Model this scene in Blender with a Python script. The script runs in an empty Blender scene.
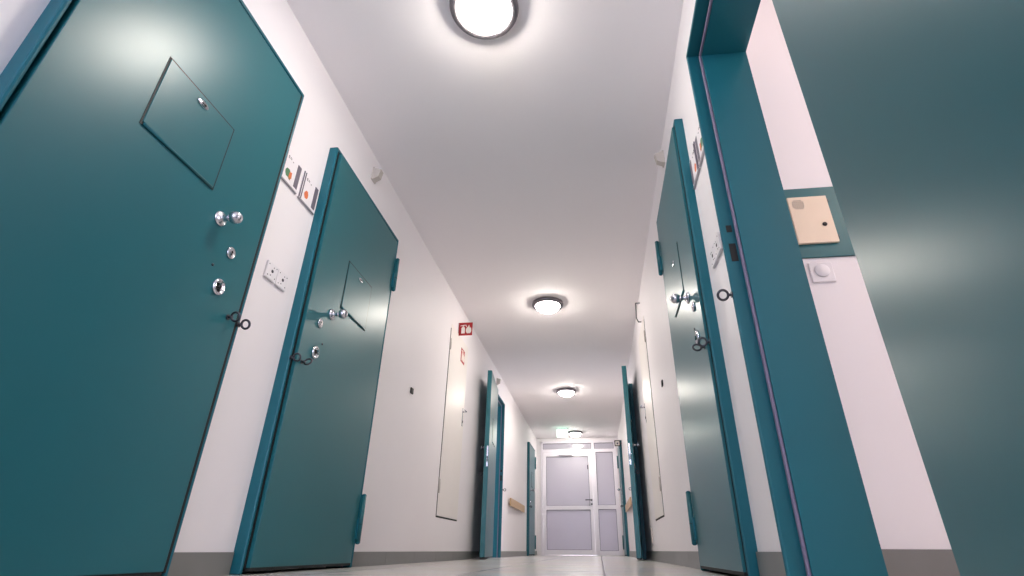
import bpy, bmesh, math, random
from mathutils import Vector, Matrix
random.seed(4)
C = bpy.context.scene.collection
scn = bpy.context.scene
PI = math.pi

# ------------------------------------------------------------------ materials
def lin(c):
    return tuple(((v / 255 / 12.92) if v / 255 <= .04045 else ((v / 255 + .055) / 1.055) ** 2.4) for v in c) + (1,)

def mat(name, col, rough=.5, metal=0., noise=0., nscale=8., bump=0., bscale=60., emit=None, spec=None, trans=0., coat=0.):
    m = bpy.data.materials.new(name); m.use_nodes = True
    nt = m.node_tree; N = nt.nodes; L = nt.links
    b = N['Principled BSDF']
    b.inputs['Base Color'].default_value = lin(col)
    b.inputs['Roughness'].default_value = rough
    b.inputs['Metallic'].default_value = metal
    if spec is not None: b.inputs['Specular IOR Level'].default_value = spec
    if trans: b.inputs['Transmission Weight'].default_value = trans
    if coat:
        b.inputs['Coat Weight'].default_value = coat; b.inputs['Coat Roughness'].default_value = .25
    tc = N.new('ShaderNodeTexCoord')
    if noise:
        n = N.new('ShaderNodeTexNoise'); n.inputs['Scale'].default_value = nscale; n.inputs['Detail'].default_value = 5
        mx = N.new('ShaderNodeMix'); mx.data_type = 'RGBA'
        c = lin(col); mx.inputs['A'].default_value = tuple(v * (1 - noise) for v in c[:3]) + (1,)
        mx.inputs['B'].default_value = tuple(min(1, v * (1 + noise)) for v in c[:3]) + (1,)
        L.new(tc.outputs['Object'], n.inputs['Vector']); L.new(n.outputs['Fac'], mx.inputs['Factor'])
        L.new(mx.outputs['Result'], b.inputs['Base Color'])
    if bump:
        n2 = N.new('ShaderNodeTexNoise'); n2.inputs['Scale'].default_value = bscale; n2.inputs['Detail'].default_value = 3
        bp = N.new('ShaderNodeBump'); bp.inputs['Strength'].default_value = bump; bp.inputs['Distance'].default_value = .002
        L.new(tc.outputs['Object'], n2.inputs['Vector']); L.new(n2.outputs['Fac'], bp.inputs['Height'])
        L.new(bp.outputs['Normal'], b.inputs['Normal'])
    if emit:
        b.inputs['Emission Color'].default_value = lin(emit[0]) if max(emit[0]) > 1 else tuple(emit[0]) + (1,)
        b.inputs['Emission Strength'].default_value = emit[1]
    return m

M = dict(
    wall=mat('wall_paint', (238, 233, 236), .55, noise=.02, nscale=3, bump=.12, bscale=90),
    ceil=mat('ceiling_paint', (247, 242, 244), .75, bump=.1, bscale=120),
    skirt=mat('skirting_tile', (122, 122, 120), .35, noise=.06, nscale=12),
    teal=mat('teal_enamel', (28, 98, 107), .34, noise=.03, nscale=2, bump=.04, bscale=30, spec=.42),
    frame=mat('frame_enamel', (24, 96, 110), .38, noise=.03, nscale=2, spec=.3),
    gasket=mat('rubber_gasket', (120, 112, 138), .5),
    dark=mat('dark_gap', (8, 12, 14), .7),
    groove=mat('groove_enamel', (2, 18, 22), .6),
    steel=mat('brushed_steel', (205, 205, 212), .25, metal=1),
    chrome=mat('chrome', (225, 225, 232), .12, metal=1),
    iron=mat('dark_iron', (78, 78, 85), .35, metal=.9),
    lampring=mat('lamp_ring_metal', (120, 116, 122), .35, metal=.85),
    dome=mat('lamp_dome_glass', (255, 252, 245), .3, emit=((1.0, .93, .84), 100)),
    cream=mat('cream_panel', (236, 230, 226), .4, noise=.02),
    inter=mat('intercom_cream', (236, 216, 194), .4, noise=.05, nscale=14),
    plastic=mat('white_plastic', (232, 228, 232), .35),
    beige=mat('beige_plastic', (192, 184, 178), .5),
    alu=mat('aluminium', (178, 174, 180), .35, metal=.8),
    paper=mat('paper_card', (238, 232, 236), .6),
    grey=mat('grey_strip', (110, 104, 116), .5),
    green=mat('sticker_green', (84, 128, 92), .5),
    orange=mat('sticker_orange', (224, 120, 72), .5),
    brown=mat('sticker_brown', (170, 120, 80), .5),
    ink=mat('ink', (50, 48, 60), .6),
    red=mat('sign_red', (176, 18, 26), .4),
    signwhite=mat('sign_white', (245, 238, 228), .4),
    wood=mat('beech_rail', (196, 164, 128), .45, noise=.15, nscale=20),
    pvc=mat('white_frame', (236, 230, 238), .3),
    black=mat('black_rubber', (12, 12, 14), .6),
    exitglow=mat('exit_glow', (235, 255, 240), .3, emit=((.62, 1.0, .78), 5)),
    exitgreen=mat('exit_green', (40, 190, 120), .3, emit=((.1, .75, .4), 2.0)),
)
def glass_mat(name, rough):
    m = bpy.data.materials.new(name); m.use_nodes = True
    nt = m.node_tree; N = nt.nodes; L = nt.links
    b = N['Principled BSDF']
    b.inputs['Base Color'].default_value = lin((198, 195, 201)); b.inputs['Roughness'].default_value = rough
    g = N.new('ShaderNodeBsdfTranslucent'); g.inputs['Color'].default_value = lin((203, 200, 207))
    mx = N.new('ShaderNodeMixShader'); mx.inputs[0].default_value = .45
    tc = N.new('ShaderNodeTexCoord')
    w = N.new('ShaderNodeTexWave'); w.bands_direction = 'Z'; w.inputs['Scale'].default_value = 6; w.inputs['Distortion'].default_value = .3
    bp = N.new('ShaderNodeBump'); bp.inputs['Strength'].default_value = .02
    L.new(tc.outputs['Object'], w.inputs['Vector']); L.new(w.outputs['Fac'], bp.inputs['Height']); L.new(bp.outputs['Normal'], b.inputs['Normal'])
    L.new(b.outputs[0], mx.inputs[1]); L.new(g.outputs[0], mx.inputs[2]); L.new(mx.outputs[0], N['Material Output'].inputs['Surface'])
    return m
M['glass'] = glass_mat('obscured_glass', .24); M['clearglass'] = glass_mat('transom_glass', .07)
def floor_mat():
    m = bpy.data.materials.new('floor_tiles'); m.use_nodes = True
    nt = m.node_tree; N = nt.nodes; L = nt.links
    b = N['Principled BSDF']
    tc = N.new('ShaderNodeTexCoord'); mp = N.new('ShaderNodeMapping')
    mp.inputs['Location'].default_value = (-.012 + .6 * 10, .1 + .6 * 20, 0)
    br = N.new('ShaderNodeTexBrick'); br.offset = 0; br.inputs['Scale'].default_value = 1
    br.inputs['Brick Width'].default_value = .6; br.inputs['Row Height'].default_value = .6
    br.inputs['Mortar Size'].default_value = .006; br.inputs['Mortar Smooth'].default_value = .2
    br.inputs['Color1'].default_value = lin((212, 208, 204)); br.inputs['Color2'].default_value = lin((208, 204, 200))
    br.inputs['Mortar'].default_value = lin((60, 58, 62))
    n = N.new('ShaderNodeTexNoise'); n.inputs['Scale'].default_value = 3; n.inputs['Detail'].default_value = 6
    mx = N.new('ShaderNodeMix'); mx.data_type = 'RGBA'; mx.blend_type = 'MULTIPLY'; mx.inputs['Factor'].default_value = .25
    L.new(tc.outputs['Object'], mp.inputs['Vector']); L.new(mp.outputs[0], br.inputs['Vector']); L.new(tc.outputs['Object'], n.inputs['Vector'])
    L.new(br.outputs['Color'], mx.inputs['A']); L.new(n.outputs['Color'], mx.inputs['B']); L.new(mx.outputs['Result'], b.inputs['Base Color'])
    b.inputs['Roughness'].default_value = .22
    return m
M['floor'] = floor_mat()

# ------------------------------------------------------------------ mesh helpers
class MB:
    """collects shapes into one mesh; tf maps local points"""
    def __init__(s): s.bm = bmesh.new(); s.mats = []
    def mi(s, m):
        if m not in s.mats: s.mats.append(m)
        return s.mats.index(m)
    def _fin(s, vs, m, smooth=False):
        i = s.mi(m)
        for f in {f for v in vs for f in v.link_faces}:
            f.material_index = i; f.smooth = smooth
    def box(s, a, b, m, bevel=0):
        lo = [min(a[i], b[i]) for i in range(3)]; hi = [max(a[i], b[i]) for i in range(3)]
        r = bmesh.ops.create_cube(s.bm, size=1)['verts']
        for v in r: v.co = Vector([lo[i] + (v.co[i] + .5) * (hi[i] - lo[i]) for i in range(3)])
        if bevel:
            es = list({e for v in r for e in v.link_edges})
            o = bmesh.ops.bevel(s.bm, geom=es, offset=bevel, segments=2, affect='EDGES', profile=.5)
            r = o['verts']
            i = s.mi(m)
            for f in o['faces']: f.material_index = i
        s._fin(r, m)
        return s
    def lathe(s, prof, m, axis=(0, 0, 1), org=(0, 0, 0), n=40, smooth=True, cap=True, sx=1., sy=1.):
        """prof: (radius, height along axis)"""
        q = Vector((0, 0, 1)).rotation_difference(Vector(axis)); o = Vector(org); rings = []
        for r, h in prof:
            if r < 1e-6: rings.append([s.bm.verts.new(o + q @ Vector((0, 0, h)))])
            else: rings.append([s.bm.verts.new(o + q @ Vector((r * sx * math.cos(2 * PI * k / n), r * sy * math.sin(2 * PI * k / n), h))) for k in range(n)])
        i = s.mi(m)
        for A, B in zip(rings, rings[1:]):
            for k in range(n):
                k2 = (k + 1) % n
                if len(A) == 1 and len(B) == 1: continue
                vs = [A[0], B[k], B[k2]] if len(A) == 1 else [A[k], A[k2], B[0]] if len(B) == 1 else [A[k], A[k2], B[k2], B[k]]
                f = s.bm.faces.new(vs); f.material_index = i; f.smooth = smooth
        if cap:
            for Rr in (rings[0], rings[-1]):
                if len(Rr) > 2:
                    f = s.bm.faces.new(Rr); f.material_index = i
        return s
    def cyl(s, a, b, r, m, n=24, r2=None):
        a = Vector(a); b = Vector(b); d = b - a
        return s.lathe([(r, 0), (r if r2 is None else r2, d.length)], m, axis=d.normalized(), org=a, n=n)
    def torus(s, c, axis, R, r, m, n=28, k=10):
        q = Vector((0, 0, 1)).rotation_difference(Vector(axis)); c = Vector(c); i = s.mi(m); g = []
        for a in range(n):
            A = 2 * PI * a / n
            g.append([s.bm.verts.new(c + q @ Vector(((R + r * math.cos(2 * PI * b / k)) * math.cos(A), (R + r * math.cos(2 * PI * b / k)) * math.sin(A), r * math.sin(2 * PI * b / k)))) for b in range(k)])
        for a in range(n):
            for b in range(k):
                f = s.bm.faces.new([g[a][b], g[(a + 1) % n][b], g[(a + 1) % n][(b + 1) % k], g[a][(b + 1) % k]]); f.material_index = i; f.smooth = True
        return s
    def tube(s, pts, r, m, n=10):
        for a, b in zip(pts, pts[1:]): s.cyl(a, b, r, m, n)
        for p in pts[1:-1]: s.lathe([(0, -r), (r * .7, -r * .7), (r, 0), (r * .7, r * .7), (0, r)], m, org=p, n=n)
        return s
    def poly(s, pts, off, m):
        """extrude a planar polygon by off"""
        vs = [s.bm.verts.new(Vector(p)) for p in pts]; us = [s.bm.verts.new(Vector(p) + Vector(off)) for p in pts]
        i = s.mi(m); fs = [s.bm.faces.new(vs), s.bm.faces.new(us[::-1])]
        for k in range(len(vs)):
            k2 = (k + 1) % len(vs); fs.append(s.bm.faces.new([vs[k], us[k], us[k2], vs[k2]]))
        for f in fs: f.material_index = i
        return s
    def build(s, name, parent=None, loc=None, flip=False):
        if flip:
            for v in s.bm.verts: v.co.y = -v.co.y
        bmesh.ops.recalc_face_normals(s.bm, faces=s.bm.faces[:])
        me = bpy.data.meshes.new(name); s.bm.to_mesh(me); s.bm.free()
        for m in s.mats: me.materials.append(m)
        o = bpy.data.objects.new(name, me); C.objects.link(o)
        if parent: o.parent = parent
        if loc: o.location = loc
        return o

def tag(o, label=None, cat=None, group=None, kind=None):
    if label: o['label'] = label
    if cat: o['category'] = cat
    if group: o['group'] = group
    if kind: o['kind'] = kind
    return o
def empty(name, loc=(0, 0, 0), rz=0):
    o = bpy.data.objects.new(name, None); C.objects.link(o); o.location = loc; o.rotation_euler = (0, 0, rz); o.empty_display_size = .1
    return o
KIDS = {}
def copy_tree(o, parent=None):
    c = o.copy(); C.objects.link(c); c.parent = parent
    for ch in list(o.children): copy_tree(ch, c)
    return c

# ------------------------------------------------------------------ dimensions
XL, XR, H, YE, YB = -1.46, .562, 2.6, 13.2, -4.0
WT = .19
TOP = 2.19
D1 = (.775, 1.755); D2 = (2.18, 3.17); R1 = (.80, 1.69); R2 = (2.18, 3.14); D3 = (7.2, 8.12); D4 = (11.4, 12.4)
STR = 'structure'

# ------------------------------------------------------------------ setting
TR1 = 2.13; tops = {.8: TR1}
def wall_side(name, x, sgn, openings, recesses, label):
    """corridor wall whose corridor face is at x; thickness goes to sgn"""
    m = MB(); w = M['wall']; xo = x + sgn * WT
    ev = sorted([(a, b, 'o') for a, b in openings] + [(a, b, 'r') for a, b in recesses])
    y = YB
    for a, b, k in ev:
        a -= .02; b += .02
        m.box((x, y, 0), (xo, a, H), w)
        t_ = tops.get(round(a + .02, 3), TOP); m.box((x, a, t_), (xo, b, H), w)
        if k == 'r': m.box((x + sgn * .09, a, 0), (xo, b, t_), w)
        y = b
    m.box((x, y, 0), (xo, YE + 5, H), w)
    return tag(m.build(name), label, 'wall', kind=STR)
wall_side('wall_left', XL, -1, [D3], [D1, D2, D4], 'long white corridor wall on the left, with teal cell doors')
wall_side('wall_right', XR, 1, [R1, D3], [R2, D4], 'long white corridor wall on the right, beside the open cell doorway')
tag(MB().box((-5, YB - .3, -.12), (5, YE + 5.3, 0), M['floor']).build('floor'), 'pale grey glossy tiled corridor floor', 'floor', kind=STR)
tag(MB().box((-5, YB - .3, H), (5, YE + 5.3, H + .12), M['ceil']).build('ceiling'), 'plain white corridor ceiling with round lamps', 'ceiling', kind=STR)
# far end: stubs and header round the glazed screen, rear end, outer shell
GX0, GX1, GZ = -1.35, .5, 2.525
m = MB().box((XL, YE, 0), (GX0, YE + .2, H), M['wall']).box((GX1, YE, 0), (XR, YE + .2, H), M['wall']).box((GX0, YE, GZ), (GX1, YE + .2, H), M['wall'])
tag(m.build('wall_end'), 'white wall edge framing the glazed door at the corridor end', 'wall', kind=STR)
tag(MB().box((XL, YE + 4.8, 0), (XR, YE + 5, H), M['wall']).build('wall_beyond'), 'white wall of the passage beyond the glazed door', 'wall', kind=STR)
# rear end behind the camera with a window opening
m = MB()
wx0, wx1, wz0, wz1 = -1.1, .2, .6, 2.2
m.box((XL, YB - .2, 0), (wx0, YB, H), M['wall']).box((wx1, YB - .2, 0), (XR, YB, H), M['wall']).box((wx0, YB - .2, 0), (wx1, YB, wz0), M['wall']).box((wx0, YB - .2, wz1), (wx1, YB, H), M['wall'])
tag(m.build('wall_rear'), 'white wall at the near end of the corridor', 'wall', kind=STR)

# baseboards along the corridor
BH = {1: .08, -1: .09}
def baseboard(name, x, sgn, gaps, label):
    m = MB(); y = YB
    for a, b in gaps:
        yy = y
        while yy < a - .03:
            y2 = min(yy + .6, a - .03); m.box((x, yy + .001, 0), (x + sgn * .01, y2 - .001, BH[sgn]), M['skirt']); yy = y2
        y = b + .03
    while y < YE:
        y2 = min(y + .6, YE); m.box((x, y + .001, 0), (x + sgn * .01, y2 - .001, BH[sgn]), M['skirt']); y = y2
    return tag(m.build(name), label, 'baseboard', kind=STR)
gaps = [D1, D2, D3, D4]; gapsr = [R1, R2, D3, D4]
baseboard('baseboard_left', XL, 1, gaps, 'grey tile baseboard along the left wall')
baseboard('baseboard_right', XR, -1, gapsr, 'grey tile baseboard along the right wall')
# cell behind the right open doorway: side wall, other walls
CY = 1.78
tag(MB().box((XR + WT, CY, 0), (4.2, CY + .15, H), M['wall']).build('wall_cell_side'), 'white side wall inside the open cell on the right', 'wall', kind=STR)
tag(MB().box((4.2, -1.2, 0), (4.35, CY + .15, H), M['wall']).box((XR + WT, -1.35, 0), (4.35, -1.2, H), M['wall']).build('wall_cell_back'), 'back walls inside the open cell on the right', 'wall', kind=STR)
tag(MB().box((XR + WT, CY - .01, 0), (4.2, CY, .098), M['skirt']).build('baseboard_cell'), 'grey tile baseboard inside the open cell', 'baseboard', kind=STR)
for nm, sx, x in (('left', -1, XL - WT), ('right', 1, XR + WT)):
    m = MB()
    m.box((x, 8.35, 0), (x + sx * 2.6, 8.5, H), M['wall']).box((x, 5.6, 0), (x + sx * 2.6, 5.75, H), M['wall']).box((x + sx * 2.6, 5.6, 0), (x + sx * 2.75, 8.5, H), M['wall'])
    tag(m.build('wall_far_cell_' + nm), 'white walls inside the far open cell on the ' + nm, 'wall', kind=STR)

# ------------------------------------------------------------------ door frames (trim_n)
def frame(name, x, sgn, yy, label, hinge_near, ring_z=.9, TOP=TOP, closed=True):
    """x corridor wall face, sgn points into the wall"""
    a, b = yy; f = M['frame']; root = empty(name, (x, 0, 0)); tag(root, label, 'door frame', kind=STR)
    X = lambda d: sgn * d
    m = MB()
    fr, rb, bk = (-.05 if sgn < 0 else -.045 if name == 'trim_6' else -.054), .008, .2
    for (e, s) in ((a, -1), (b, 1)):
        m.box((X(fr), e + s * .005, 0), (X(rb), e + s * .021, TOP + .006), f, .007)
        m.box((X(rb - .002), e - s * .016, 0), (X(bk), e + s * .0205, TOP + .006), f, .002)
    m.box((X(fr), a - .021, TOP - .012), (X(rb), b + .021, TOP + .008), f, .007)
    m.box((X(rb - .002), a - .0205, TOP - .04), (X(bk), b + .0205, TOP + .008), f, .002)
    m.build('frame_profile', root)
    g = MB()
    for (e, s) in ((a, -1), (b, 1)):
        g.box((X(rb - .012), e - s * .012, .0), (X(rb - .002), e + s * .002, TOP - .03), M['gasket'], .003)
    g.box((X(rb - .012), a + .01, TOP - .038), (X(rb - .002), b - .01, TOP - .024), M['gasket'], .003)
    g.build('gasket', root)
    # strike holes and eye ring on the lock jamb
    e, s = (b, 1) if hinge_near else (a, -1)
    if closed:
        MB().box((X(fr + .0005), e - s * .0075, .02), (X(rb), e + s * .0052, TOP - .02), M['dark']).build('gap_shade', root)  # dark strip standing in for the shadow line between frame and leaf
    for z0, z1, d0, d1 in () if closed else ((1.155, 1.185, -.032, -.012), (1.03, 1.105, -.034, -.010)):
        MB().box((X(d0), e + s * .0035, z0), (X(d1), e + s * .0055, z1), M['dark']).build('strike_hole', root)
    r = MB()
    r.cyl((X(fr + .004), e + s * .013, ring_z), (X(fr - .014), e + s * .013, ring_z), .005, M['iron'], 12)
    r.lathe([(.011, 0), (.011, .003)], M['iron'], axis=(X(-1), 0, 0), org=(X(fr), e + s * .013, ring_z), n=18)
    r.torus((X(fr - .031), e + s * .013, ring_z), (0, .93, .35), .0175, .0045, M['iron'])
    r.build('eye_ring', root)
    return root
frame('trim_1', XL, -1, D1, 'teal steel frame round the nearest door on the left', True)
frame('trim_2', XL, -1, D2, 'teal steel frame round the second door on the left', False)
frame('trim_3', XL, -1, D3, 'teal steel frame of the far open doorway on the left', True, closed=False)
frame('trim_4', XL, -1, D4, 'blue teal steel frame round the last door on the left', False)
frame('trim_5', XR, 1, R1, 'teal steel frame of the wide open cell doorway on the right', True, TOP=TR1, closed=False)
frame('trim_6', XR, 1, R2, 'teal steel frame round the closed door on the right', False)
frame('trim_7', XR, 1, D3, 'teal steel frame of the far open doorway on the right', True, closed=False)
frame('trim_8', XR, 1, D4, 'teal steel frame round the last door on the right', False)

# ------------------------------------------------------------------ cell doors
T = .055
def make_door(W, flip, label, top=2.17):
    """local: x from the hinge pin along the leaf, y outward (corridor side, face at y=0), mirrored by flip"""
    F = flip
    root = empty('door_1'); tag(root, label, 'door', kind=STR)
    x0, x1, z0, z1 = .005, W - .009, .024, top
    K = W - .97
    m = MB().box((x0, -T, z0), (x1, 0, z1), M['teal'], .002)
    m.build('leaf', root, flip=F)
    # thin dark sealing strip under the leaf
    MB().box((x0 + .002, -T + .004, z0 - .012), (x1 - .002, -.002, z0), M['dark']).build('bottom_seal', root, flip=F)
    # serving hatch, both sides
    w_ = .0065; hx0, hx1, hz0, hz1 = .29 + K, .645 + K, 1.315, 1.625
    for side, yy in ((1, 0.), (-1, -T)):
        g = MB(); d = .0015 * side
        g.box((hx0, yy, hz0), (hx1, yy + d, hz1), M['groove'])
        h = g.build('hatch', root, flip=F)
        m = MB().box((hx0 + w_, yy, hz0 + .012), (hx1 - w_, yy + .004 * side, hz1 - w_), M['teal'], .0015)
        m.build('hatch_flap', h, flip=F)
        m = MB().cyl((hx0 + .012, yy + .004 * side, hz0 + .006), (hx1 - .012, yy + .004 * side, hz0 + .006), .005, M['teal'], 12)
        m.build('hatch_hinge', h, flip=F)
        if side == 1:
            lx, lz = .468 + K, 1.583
            m = MB().lathe([(.0125, 0), (.0125, .004), (.011, .0055), (0, .0055)], M['chrome'], axis=(0, 1, 0), org=(lx, .004, lz), sx=2.2, sy=1.0, n=36)
            m.box((lx - .009, .0088, lz - .003), (lx + .006, .0105, lz + .003), M['dark'], .0007)
            m.lathe([(.0055, 0), (.0055, .0016)], M['dark'], axis=(0, 1, 0), org=(lx + .008, .009, lz), n=16)
            m.build('hatch_lock', h, flip=F)
    # ball knob with rose
    kx, kz = .722 + K, 1.238
    m = MB().lathe([(.031, 0), (.031, .004), (.025, .010), (.014, .013), (.0115, .017), (.0105, .036), (.014, .042)], M['steel'], axis=(0, 1, 0), org=(kx, 0, kz))
    R0 = .026; pr = [(R0 * math.sin(PI * t / 14) if 0 < t < 14 else 0, .064 - R0 * math.cos(PI * t / 14)) for t in range(15)]
    m.lathe(pr, M['steel'], axis=(0, 1, 0), org=(kx, 0, kz), cap=False)
    m.build('knob', root, flip=F)
    # key escutcheon
    ex, ez = .824 + K, 1.143
    m = MB().lathe([(.022, 0), (.022, .006), (.019, .0085), (0, .0085)], M['steel'], axis=(0, 1, 0), org=(ex, 0, ez), sx=1, sy=1.15)
    m.lathe([(.005, 0), (.005, .001)], M['dark'], axis=(0, 1, 0), org=(ex, .0082, ez + .004), n=16).box((ex - .0022, .0082, ez - .011), (ex + .0022, .0094, ez + .003), M['dark'])
    m.build('keyhole_plate', root, flip=F)
    MB().lathe([(.006, 0), (.006, .002), (.003, .004), (0, .004)], M['iron'], axis=(0, 1, 0), org=(.758 + K, 0, 1.052), n=18).build('pin', root, flip=F)
    # round security lock
    sx_, sz_ = .815 + K, .986
    m = MB().lathe([(.034, 0), (.034, .006), (.030, .011), (.025, .0115), (.023, .007), (0, .007)], M['chrome'], axis=(0, 1, 0), org=(sx_, 0, sz_), sx=.92, sy=1.0)
    for dx, dz, w, hh in ((0, .0, .016, .0035), (-.004, .009, .004, .005), (.005, -.010, .005, .004), (.007, .006, .003, .003)):
        m.box((sx_ + dx - w, .0065, sz_ + dz - hh), (sx_ + dx + w * .6, .009, sz_ + dz + hh), M['dark'])
    m.build('security_lock', root, flip=F)
    # eye ring on the leaf
    rx, rz = .912 + K, .902
    m = MB().lathe([(.011, 0), (.011, .003)], M['iron'], axis=(0, 1, 0), org=(rx, 0, rz), n=18).cyl((rx, 0, rz), (rx, .02, rz), .005, M['iron'], 12)
    m.torus((rx, .033, rz), (.93, 0, .35), .0175, .0045, M['iron']); m.build('eye_ring', root, flip=F)
    # lock face plate and bolts in the free edge
    m = MB().box((x1 - .0005, -.048, .98), (x1 + .0015, -.030, 1.22), M['steel'], .0008)
    m.box((x1 + .001, -.045, 1.16), (x1 + .004, -.033, 1.18), M['steel'], .001).box((x1 + .001, -.045, 1.035), (x1 + .004, -.033, 1.10), M['dark'])
    m.build('lock_plate', root, flip=F)
    # hinges: barrel at the pin
    for zc in (1.9, .255):
        m = MB().cyl((-.02, .012, zc - .125), (-.02, .012, zc + .125), .014, M['teal'], 20)
        m.lathe([(.0145, 0), (.013, .006), (.007, .011), (0, .012)], M['frame'], org=(-.02, .012, zc + .125), n=20)
        m.lathe([(.0145, 0), (.013, .006), (.007, .011), (0, .012)], M['frame'], axis=(0, 0, -1), org=(-.02, .012, zc - .125), n=20)
        m.lathe([(.0138, -.0015), (.0147, -.001), (.0147, .001), (.0138, .0015)], M['dark'], org=(-.02, .012, zc - .03), n=20)
        m.box((-.02, -.006, zc - .11), (.004, .012, zc + .0), M['frame'], .001)
        m.build('hinge', root, flip=F)
    return root

PA = {}
def door(name, side, yy, near, deg, label, face=None):
    """side -1 left wall / +1 right wall; near: hinge on the near jamb"""
    W = yy[1] - yy[0]
    left = side < 0
    # along-leaf dir D, outward N. mesh mirrored when the frame (D, N) is left handed
    s = {(True, True): -1, (True, False): 1, (False, True): 1, (False, False): -1}[(left, near)]
    top = 2.11 if name == 'door_5' else 2.165; key = (s, round(W, 3), top)
    if key not in PA:
        PA[key] = make_door(W, s < 0, label, top); r = PA[key]
    else: r = copy_tree(PA[key])
    xw = XL if left else XR
    face = face or ((.05 if name == 'door_2' else .052) if left else .047 if name == 'door_6' else .056)
    r.name = name; tag(r, label, 'door', kind=STR)
    r.location = (xw + (face if left else -face), yy[0] if near else yy[1], 0)
    r.rotation_euler = (0, 0, (PI / 2 if near else -PI / 2) + s * math.radians(deg))
    return r
door('door_1', -1, D1, True, 0, 'large teal cell door filling the left foreground, with square hatch and ball knob')
door('door_2', -1, D2, False, .9, 'second teal cell door on the left, between sign holders and cream cupboard')
door('door_3', -1, D3, True, 175, 'far teal door on the left folded open against the wall, shadow behind it')
door('door_4', -1, D4, False, 0, 'narrow blue teal door at the far left, beside the glazed end door')
door('door_5', 1, R1, True, 169.5, 'teal cell door swung wide open across the right edge of the photo')
door('door_6', 1, R2, False, .5, 'teal cell door on the right with ball knob in front of its hatch')
door('door_7', 1, D3, True, 175.5, 'far teal door on the right folded open, seen on its thin edge')
door('door_8', 1, D4, False, 0, 'last teal door on the right, a sliver beside the glazed end door')

# ------------------------------------------------------------------ ceiling lamps
def make_lamp():
    r = empty('ceiling_lamp')
    MB().lathe([(.150, 0), (.170, 0), (.176, -.006), (.178, -.023), (.172, -.038), (.158, -.046), (.144, -.047), (.135, -.040), (.131, -.014), (.14, -.003)], M['lampring'], n=64, cap=False).build('lamp_ring', r)
    pr = [(.129, -.012), (.132, -.03), (.132, -.04)] + [(.132 * math.cos(PI / 2 * t / 10), -.04 - .07 * math.sin(PI / 2 * t / 10)) for t in range(1, 10)] + [(0, -.11)]
    MB().lathe(pr, M['dome'], n=64, cap=False).build('lamp_dome', r)
    return r
XC = -.455
lab = ['round dark-rimmed ceiling lamp cut by the top edge of the photo, the nearest one',
       'round ceiling lamp second from the camera, in mid corridor',
       'round ceiling lamp third from the camera, level with the far open doors',
       'round ceiling lamp beside the glowing exit sign near the glazed door']
l0 = make_lamp()
for i, y in enumerate((1.66, 5.27, 8.86, 12.45)):
    l = l0 if i == 0 else copy_tree(l0)
    l.location = (XC, y, H); tag(l, lab[i], 'lamp', 'round ceiling lamps along the corridor')
for y, s in ((-1.95, 'behind the camera'), (16.1, 'beyond the glazed end door')):
    l = copy_tree(l0); l.location = (XC, y, H); tag(l, 'round dark-rimmed ceiling lamp ' + s, 'lamp', 'round ceiling lamps along the corridor')

# exit sign box
r = empty('exit_sign', (-.735, 12.05, H)); tag(r, 'small glowing green-white exit sign hanging from the ceiling near the end door', 'exit sign')
MB().box((-.12, -.02, -.19), (.12, .02, -.02), M['exitglow'], .004).build('light_box', r)
MB().box((-.14, -.03, -.022), (.14, .03, 0), M['alu'], .003).build('mount', r)
m = MB().box((-.05, -.022, -.15), (.02, -.0195, -.135), M['exitgreen']).poly([(.02, -.022, -.165), (.02, -.022, -.12), (.06, -.022, -.142)], (0, .0025, 0), M['exitgreen'])
m.build('arrow', r)

# ------------------------------------------------------------------ sign holders, switch plates
def make_holder(kind):
    """local: x along the wall away from camera, y out of the wall, base centre at the left bottom corner"""
    w, h = .155, .168
    r = empty('sign_holder')
    b = MB().box((0, 0, 0), (w, .006, h), M['paper'], .001)
    b.build('back_plate', r)
    f = MB().box((-.003, 0, -.004), (w + .002, .011, .001), M['alu'], .001).box((.0, .004, 0), (.003, .010, h), M['grey']).box((.014, .005, .0), (.018, .010, h), M['grey'])
    f.build('edge_rail', r)
    MB().box((w - .036, .005, .02), (w - .004, .008, h - .012), M['grey'], .001).build('grey_strip', r)
    t = MB()
    for k, (x, z, a, c) in enumerate(((.034, .145, .010, .003), (.034, .137, .003, .009), (.034, .134, .010, .003), (.050, .137, .003, .011), (.058, .137, .003, .009), (.074, .134, .008, .004))):
        t.box((x, .0055, z), (x + a, .0068, z + c), M['ink'])
    t.build('lettering', r)
    c = MB(); rnd = random.Random(3 + kind)
    n = 16; pts = [(.058 + (.022 + .004 * rnd.uniform(-1, 1)) * math.cos(2 * PI * k / n) * (1 if kind == 0 else .85), .0055, .055 + (.025 + .003 * rnd.uniform(-1, 1)) * math.sin(2 * PI * k / n)) for k in range(n)]
    c.poly(pts, (0, .001, 0), M['green' if kind == 0 else 'orange'])
    if kind == 0:
        c.poly([(.068, .0066, .035), (.092, .0066, .04), (.088, .0066, .075), (.07, .0066, .07)], (0, .0006, 0), M['orange'])
        c.poly([(.066, .0072, .028), (.084, .0072, .026), (.082, .0072, .042)], (0, .0005, 0), M['brown'])
    c.build('picture_sticker', r)
    return r
def mirror_mesh_copy(o, parent=None):
    """mirrored twin (for the opposite wall): x along the wall negated"""
    c = o.copy(); C.objects.link(c); c.parent = parent
    if o.data:
        me = o.data.copy()
        for v in me.vertices: v.co.x = -v.co.x
        me.flip_normals(); c.data = me
    for ch in list(o.children): mirror_mesh_copy(ch, c)
    return c
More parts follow.
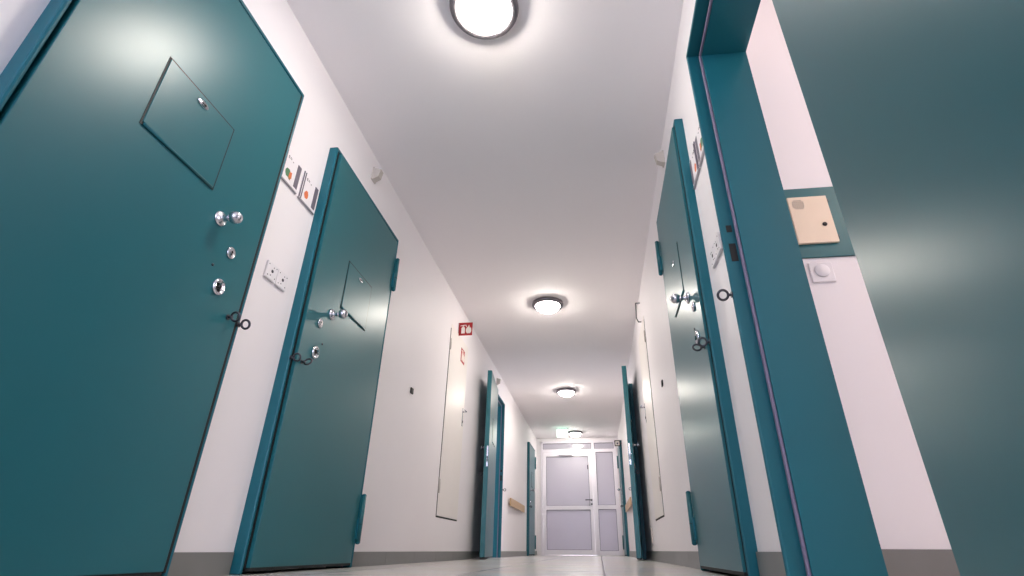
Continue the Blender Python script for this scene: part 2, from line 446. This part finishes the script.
# left wall: local +x -> +y world requires rotation 90 deg, y out -> -x ; so left wall uses mirrored twin rotated -90
def place(o, side, y, z, label, cat, group=None, proto=True):
    """o built with x along +y(world) and y out of wall: right wall = rotate +90 (y out -> -x)."""
    if side > 0:
        c = copy_tree(o); c.rotation_euler = (0, 0, PI / 2); c.location = (XR, y, z)
    else:
        c = mirror_mesh_copy(o); c.rotation_euler = (0, 0, -PI / 2); c.location = (XL, y, z)
    return tag(c, label, cat, group)
def kill(o):
    for ch in list(o.children): kill(ch)
    bpy.data.objects.remove(o)
hA, hB = make_holder(0), make_holder(1)
place(hA, -1, 1.806, 1.71, 'sign holder with green and orange picture, nearest the big left door', 'sign', 'sign holders beside the doors')
place(hB, -1, 1.987, 1.71, 'sign holder with a plain orange picture, beside the second left door frame', 'sign', 'sign holders beside the doors')
place(hA, 1, 1.825, 1.71, 'sign holder on the right wall touching the open doorway frame', 'sign', 'sign holders beside the doors')
place(hB, 1, 1.995, 1.71, 'sign holder on the right wall touching the closed door', 'sign', 'sign holders beside the doors')
place(hA, -1, 8.22, 1.72, 'tiny sign holder past the far open doorway on the left', 'sign', 'sign holders beside the doors')
kill(hA); kill(hB)
def make_switch():
    r = empty('switch_plate')
    for k in (0, 1):
        x = k * .088
        p = MB().box((x, 0, 0), (x + .082, .011, .082), M['plastic'], .003).build('plate', r)
        MB().lathe([(.008, 0), (.008, .0015)], M['ink'], axis=(0, 1, 0), org=(x + .043, .0105, .043), n=20).build('key_hole', p)
        for dx, dz in ((.012, .068), (.07, .068), (.07, .016), (.014, .014), (.035, .02), (.05, .064)):
            MB().lathe([(.0028, 0), (.0028, .001)], M['ink'], axis=(0, 1, 0), org=(x + dx, .0108, dz), n=10).build('screw', p)
    return r
sw = make_switch()
place(sw, -1, 1.893, 1.198, 'white double key switch plate between the two near left doors', 'switch', 'double key switch plates')
place(sw, 1, 1.885, 1.198, 'white double key switch plate on the right wall above the eye ring', 'switch', 'double key switch plates')
place(sw, -1, 8.22, 1.28, 'tiny white switch plate past the far left doorway', 'switch', 'double key switch plates')
kill(sw)

# signal lamps high on the wall above the doors
def make_signal():
    r = empty('signal_lamp')
    m = MB().poly([(-.028, 0, -.055), (.028, 0, -.055), (.028, 0, .05), (-.028, 0, .05)], (0, .012, 0), M['beige']); m.build('base', r)
    m = MB().poly([(-.022, .012, .045), (-.022, .06, .03), (-.022, .05, -.03), (-.022, .012, -.05)], (.044, 0, 0), M['beige']); m.build('lens', r)
    return r
sg = make_signal()
place(sg, -1, 2.72, 2.45, 'small beige signal lamp high on the wall above the second left door', 'signal lamp', 'signal lamps above the doors')
place(sg, 1, 2.8, 2.47, 'small beige signal lamp high on the right wall above the closed door', 'signal lamp', 'signal lamps above the doors')
place(sg, -1, 7.62, 2.42, 'tiny signal lamp above the far open doorway on the left', 'signal lamp', 'signal lamps above the doors')
kill(sg)

# door stoppers
for side, y, z, lb in ((-1, 3.955, 1.242, 'small square black door stopper on the left wall before the cream cupboard'), (1, 4.1, 1.285, 'small square black door stopper on the right wall')):
    x = XL if side < 0 else XR; s = -side
    m = MB().box((x, y - .026, z - .023), (x + s * .010, y + .026, z + .023), M['black'], .002)
    tag(m.build('door_stopper'), lb, 'door stopper', 'black door stoppers')

# ------------------------------------------------------------------ service cupboards flush in the wall
def make_cupboard(side):
    s = -side; x = XL if side < 0 else XR
    r = empty('service_cupboard', (x, 0, 0))
    y0, y1, z0, z1 = 4.94, 5.69, .37, 2.25
    d = MB().box((s * .0005, y0, z0), (s * .006, y1, z1), M['cream'], .002).build('cupboard_door', r)
    g = MB()
    g.box((0, y0 - .014, z0 - .014), (s * .002, y0, z1 - .05), M['dark']).box((0, y0 - .014, z0 - .014), (s * .002, y1, z0), M['dark'])
    g.build('gap', r)
    h = MB(); hy, hz = y1 - .07, 1.47
    h.box((s * .006, hy - .014, hz - .16), (s * .010, hy + .014, hz + .04), M['steel'], .001)
    h.tube([(s * .01, hy, hz), (s * .05, hy, hz), (s * .052, hy - .10, hz - .004)], .008, M['steel'])
    h.lathe([(.012, 0), (.012, .006)], M['iron'], axis=(s, 0, 0), org=(s * .01, hy, hz - .11), n=18)
    h.build('handle', d)
    for z in (2.02, .62):
        k = MB().cyl((s * .008, y0 - .006, z - .06), (s * .008, y0 - .006, z + .06), .008, M['beige'], 14).box((s * .004, y0, z - .035), (s * .009, y0 + .03, z + .035), M['beige'])
        k.build('hinge', r)
    return r
tag(make_cupboard(-1), 'cream flush service cupboard in the left wall below the red fire sign', 'cupboard', 'cream service cupboards')
tag(make_cupboard(1), 'cream flush service cupboard in the right wall, seen at a shallow angle', 'cupboard', 'cream service cupboards')

# ------------------------------------------------------------------ fire signs
def extinguisher(m, ox, oz, y, k, dirx):
    f = lambda px, pz: (ox + dirx * px * k, y, oz + pz * k)
    W = M['signwhite']; off = (0, -.0012, 0)
    m.poly([f(-.16, -.4), f(.16, -.4), f(.16, .12), (f(.08, .22)), f(-.08, .22), f(-.16, .12)], off, W)
    m.poly([f(-.06, .24), f(.06, .24), f(.06, .33), f(-.06, .33)], off, W)
    m.poly([f(-.26, .30), f(.2, .36), f(.2, .43), f(-.26, .37)], off, W)
    m.poly([f(.2, .36), f(.3, .2), f(.35, .22), f(.25, .42)], off, W)
def flame(m, ox, oz, y, k):
    f = lambda px, pz: (ox + px * k, y, oz + pz * k)
    m.poly([f(-.14, -.4), f(.16, -.4), f(.26, -.2), f(.24, .05), f(.16, .2), f(.12, .05), f(.02, .42), f(-.1, .15), f(-.14, .22), f(-.24, -.02), f(-.24, -.22)], (0, -.0012, 0), M['signwhite'])
r = empty('fire_sign', (XL, 5.22, 2.225)); tag(r, 'red and white fire extinguisher flag sign projecting high from the left wall', 'sign')
MB().box((.004, 0, 0), (.16, .004, .155), M['red'], .001).build('plate', r)
MB().box((0, -.012, -.004), (.004, .016, .154), M['alu'], .001).build('bracket', r)
m = MB(); extinguisher(m, .055, .075, -.0002, .125, 1); m.build('extinguisher_symbol', r)
m = MB(); flame(m, .117, .075, -.0002, .125); m.build('flame_symbol', r)
r = empty('fire_sign', (XL + .006, 5.38, 1.985)); r.rotation_euler = (0, 0, PI / 2); tag(r, 'small flat red extinguisher sign stuck on the left cream cupboard', 'sign')
MB().box((0, -.003, 0), (.16, 0, .16), M['red'], .0005).build('plate', r)
m = MB(); extinguisher(m, .05, .08, -.0031, .15, 1); flame(m, .115, .08, -.0031, .14); m.build('symbols', r)
# thin wire bracket high on the right wall
m = MB().tube([(XR, 5.17, 2.5), (XR - .045, 5.17, 2.5), (XR - .05, 5.19, 2.33), (XR - .03, 5.2, 2.29), (XR, 5.2, 2.29)], .006, M['iron'])
tag(m.build('wall_bracket'), 'thin dark wire bracket high on the right wall above the cupboard', 'bracket')
# small low socket right
m = MB().box((XR - .012, 6.2, .17), (XR, 6.27, .32), M['beige'], .002); m.box((XR - .014, 6.22, .2), (XR - .011, 6.25, .29), M['grey'], .001)
tag(m.build('wall_socket'), 'small low grey socket on the right wall before the far open door', 'socket')

# ------------------------------------------------------------------ handrails
for side in (-1, 1):
    x = XL if side < 0 else XR; s = -side; r = empty('handrail', (x, 8.95, .8))
    tag(r, 'short pale wooden handrail on the %s wall past the far open door' % ('left' if side < 0 else 'right'), 'handrail', 'pale wooden handrails')
    MB().box((s * .03, 0, -.06), (s * .055, 1.7, .06), M['wood'], .006).build('rail', r)
    for y in (.15, .85, 1.55): MB().box((0, y - .015, -.02), (s * .031, y + .015, .02), M['alu'], .002).build('bracket', r)

# ------------------------------------------------------------------ glazed end screen
r = empty('window_1', (0, YE, 0)); tag(r, 'white framed glass transom and side panel round the glazed end door', 'window', kind=STR)
P = M['pvc']; f = MB(); y0, y1 = -.04, .04
DX0, DX1, TR = -1.3, -.10, 2.255
f.box((GX0, y0, 0), (DX0, y1, GZ), P, .004).box((GX1 - .05, y0, 0), (GX1, y1, GZ), P, .004).box((GX0, y0, GZ - .05), (GX1, y1, GZ), P, .004)
f.box((GX0, y0 + .002, TR), (GX1, y1, TR + .08), P, .004).box((DX1, y0 + .001, 0), (DX1 + .07, y1, GZ), P, .004)
f.box((DX1, y0 + .003, .0), (GX1, y1, .09), P, .004).box((DX1, y0 + .003, .96), (GX1, y1, 1.05), P, .004)
f.box((DX1 + .06, y0 - .008, .06), (DX1 + .10, y1, TR), P, .003).box((GX1 - .085, y0 - .008, .06), (GX1 - .04, y1, TR), P, .003)
f.build('window_frame', r)
for a, b, z0, z1 in ((DX0, DX1, TR + .08, GZ - .05), (DX1 + .07, GX1 - .05, TR + .08, GZ - .05), (DX1 + .1, GX1 - .085, 1.05, TR), (DX1 + .1, GX1 - .085, .09, .96)):
    MB().box((a, -.005, z0), (b, .005, z1), M['clearglass' if z0 > 2 else 'glass']).build('pane', r)
    g = MB()
    for (p, q) in (((a, z0), (b, z0 + .01)), ((a, z1 - .01), (b, z1)), ((a, z0), (a + .01, z1)), ((b - .01, z0), (b, z1))):
        g.box((p[0], -.012, p[1]), (q[0], -.004, q[1]), M['grey'])
    g.build('glazing_seal', r)
r = empty('door_9', (DX0, YE - .03, 0)); tag(r, 'white framed glazed door with frosted lilac panes closing the corridor end', 'door', kind=STR)
w = DX1 - DX0; f = MB()
f.box((.004, -.03, .003), (.085, .03, TR - .004), P, .004).box((w - .085, -.03, .003), (w - .004, .03, TR - .004), P, .004)
f.box((.004, -.029, .003), (w - .004, .03, .11), P, .004).box((.004, -.029, .95), (w - .004, .03, 1.04), P, .004).box((.004, -.029, TR - .1), (w - .004, .03, TR - .004), P, .004)
f.build('door_leaf_frame', r)
for z0, z1 in ((.11, .95), (1.04, TR - .1)):
    MB().box((.085, -.005, z0), (w - .085, .005, z1), M['glass']).build('pane', r)
    g = MB()
    for (p, q) in (((.085, z0), (w - .085, z0 + .01)), ((.085, z1 - .01), (w - .085, z1)), ((.085, z0), (.095, z1)), ((w - .095, z0), (w - .085, z1))):
        g.box((p[0], -.012, p[1]), (q[0], -.004, q[1]), M['grey'])
    g.build('glazing_seal', r)
MB().tube([(w - .045, -.03, 1.16), (w - .045, -.075, 1.16), (w - .19, -.078, 1.16)], .011, M['iron']).lathe([(.022, 0), (.022, .008)], M['iron'], axis=(0, -1, 0), org=(w - .045, -.03, 1.16), n=20).build('handle', r)
MB().lathe([(.02, 0), (.02, .01)], M['iron'], axis=(0, -1, 0), org=(w - .045, -.03, 1.07), n=20).build('lock_cylinder', r)
MB().box((w - .115, -.04, 1.85), (w - .095, -.03, 1.95), M['iron'], .002).build('contact', r)
MB().box((.38, -.07, TR - .075), (.75, -.03, TR - .02), P, .006).box((.4, -.075, TR - .085), (.72, -.06, TR - .077), M['grey']).build('door_closer', r)
# white flag sign with dark border by the end door
r = empty('flag_sign', (.41, 11.3, 2.06)); tag(r, 'small white square sign with dark border beside the right end of the transom', 'sign')
MB().box((0, 0, 0), (.12, .01, .12), M['black'], .001).build('border', r)
MB().box((.018, -.002, .018), (.102, .001, .102), M['signwhite']).build('white_face', r)
MB().box((.04, -.003, .035), (.08, -.0015, .075), M['grey']).build('symbol', r)
MB().box((.12, .001, .05), (.15, .009, .07), M['iron']).build('arm', r)

# ------------------------------------------------------------------ inside the open cell: intercom and light switch
r = empty('intercom_panel', (.8, CY, 1.072)); tag(r, 'cream intercom cover with speaker holes on teal plate inside the open cell', 'intercom')
MB().box((-.03, -.008, 0), (.3, 0, .318), M['teal'], .001).build('back_plate', r)
c = MB().box((.004, -.02, .056), (.150, -.008, .268), M['inter'], .001).build('cover', r)
g = MB()
for i in range(6):
    for j in range(6):
        if (i - 2.5) ** 2 + (j - 2.5) ** 2 < 10.5: g.lathe([(.0021, 0), (.0021, .0012)], M['ink'], axis=(0, -1, 0), org=(.020 + i * .0075, -.0198,   .218 + j * .0075 - .005), n=8)
g.build('speaker_grille', c)
MB().lathe([(.0085, 0), (.0085, .003), (.006, .004), (0, .004)], M['black'], axis=(0, -1, 0), org=(.115, -.02, .135), n=20).build('call_button', c)
MB().cyl((.152, -.014, .24), (.152, -.014, .255), .004, M['iron'], 10).build('hinge', c)
MB().cyl((.152, -.014, .075), (.152, -.014, .09), .004, M['iron'], 10).build('hinge', c)
r = empty('light_switch', (.822, CY, .968)); tag(r, 'white square switch with round dial below the intercom in the cell', 'switch')
MB().box((0, -.008, 0), (.082, 0, .082), M['plastic'], .003).build('plate', r)
MB().lathe([(.026, 0), (.026, .004), (.024, .006), (0, .006)], M['plastic'], axis=(0, -1, 0), org=(.041, -.008, .045), n=36).build('dial', r)

# ------------------------------------------------------------------ lights
def area(name, loc, rot, sx, sy, e, col):
    l = bpy.data.lights.new(name, 'AREA'); l.shape = 'RECTANGLE'; l.size = sx; l.size_y = sy; l.energy = e; l.color = col
    o = bpy.data.objects.new(name, l); C.objects.link(o); o.location = loc; o.rotation_euler = rot; return o
area('window_daylight', ((wx0 + wx1) / 2, YB - .15, (wz0 + wz1) / 2), (PI / 2, 0, 0), wx1 - wx0, wz1 - wz0, 70, (.62, .74, 1.0))
area('passage_daylight', (XC, YE + 4.6, 1.5), (-PI / 2, 0, 0), 1.6, 2.0, 130, (.9, .88, 1.0))
area('cell_window_daylight', (4.1, .4, 1.7), (0, PI / 2, 0), 1.0, 1.2, 28, (.85, .85, 1.0))
for nm, sx in (('left', -1), ('right', 1)):  # added fill lights inside the far cells, brightening the far half of the corridor
    area('far_cell_fill_' + nm, ((XL - WT - 2.5) if sx < 0 else (XR + WT + 2.5), 7.3, 1.6), (0, -sx * -PI / 2, 0), 1.1, 1.3, 55, (.88, .9, 1.0))
def bulb(name, loc, e, col, rad=.12):
    l = bpy.data.lights.new(name, 'POINT'); l.energy = e; l.color = col; l.shadow_soft_size = rad
    o = bpy.data.objects.new(name, l); C.objects.link(o); o.location = loc; return o
bulb('cell_ceiling_bulb', (2.3, .3, 2.42), 38, (1, .84, .68))
w = bpy.data.worlds.new('World'); scn.world = w; w.use_nodes = True
w.node_tree.nodes['Background'].inputs[0].default_value = (.6, .7, 1, 1); w.node_tree.nodes['Background'].inputs[1].default_value = .3

# ------------------------------------------------------------------ camera
cd = bpy.data.cameras.new('camera'); cam = bpy.data.objects.new('camera', cd); C.objects.link(cam)
cd.sensor_fit = 'HORIZONTAL'; cd.sensor_width = 36; cd.lens = 18.0726; cd.shift_x = -.01953; cd.clip_start = .01
right = Vector((0.99304888, 0.11763228, 0.00407172)); up = Vector((0.04992633, -0.45229954, 0.89046756)); back = Vector((0.10658936, -0.88407453, -0.4550285))
mw = Matrix((right, up, back)).transposed().to_4x4(); mw.translation = Vector((0, 0, .09)); cam.matrix_world = mw
scn.camera = cam
vs = scn.view_settings; vs.view_transform = 'Standard'; vs.look = 'None'; vs.exposure = .15; vs.gamma = 1; vs.use_curve_mapping = False
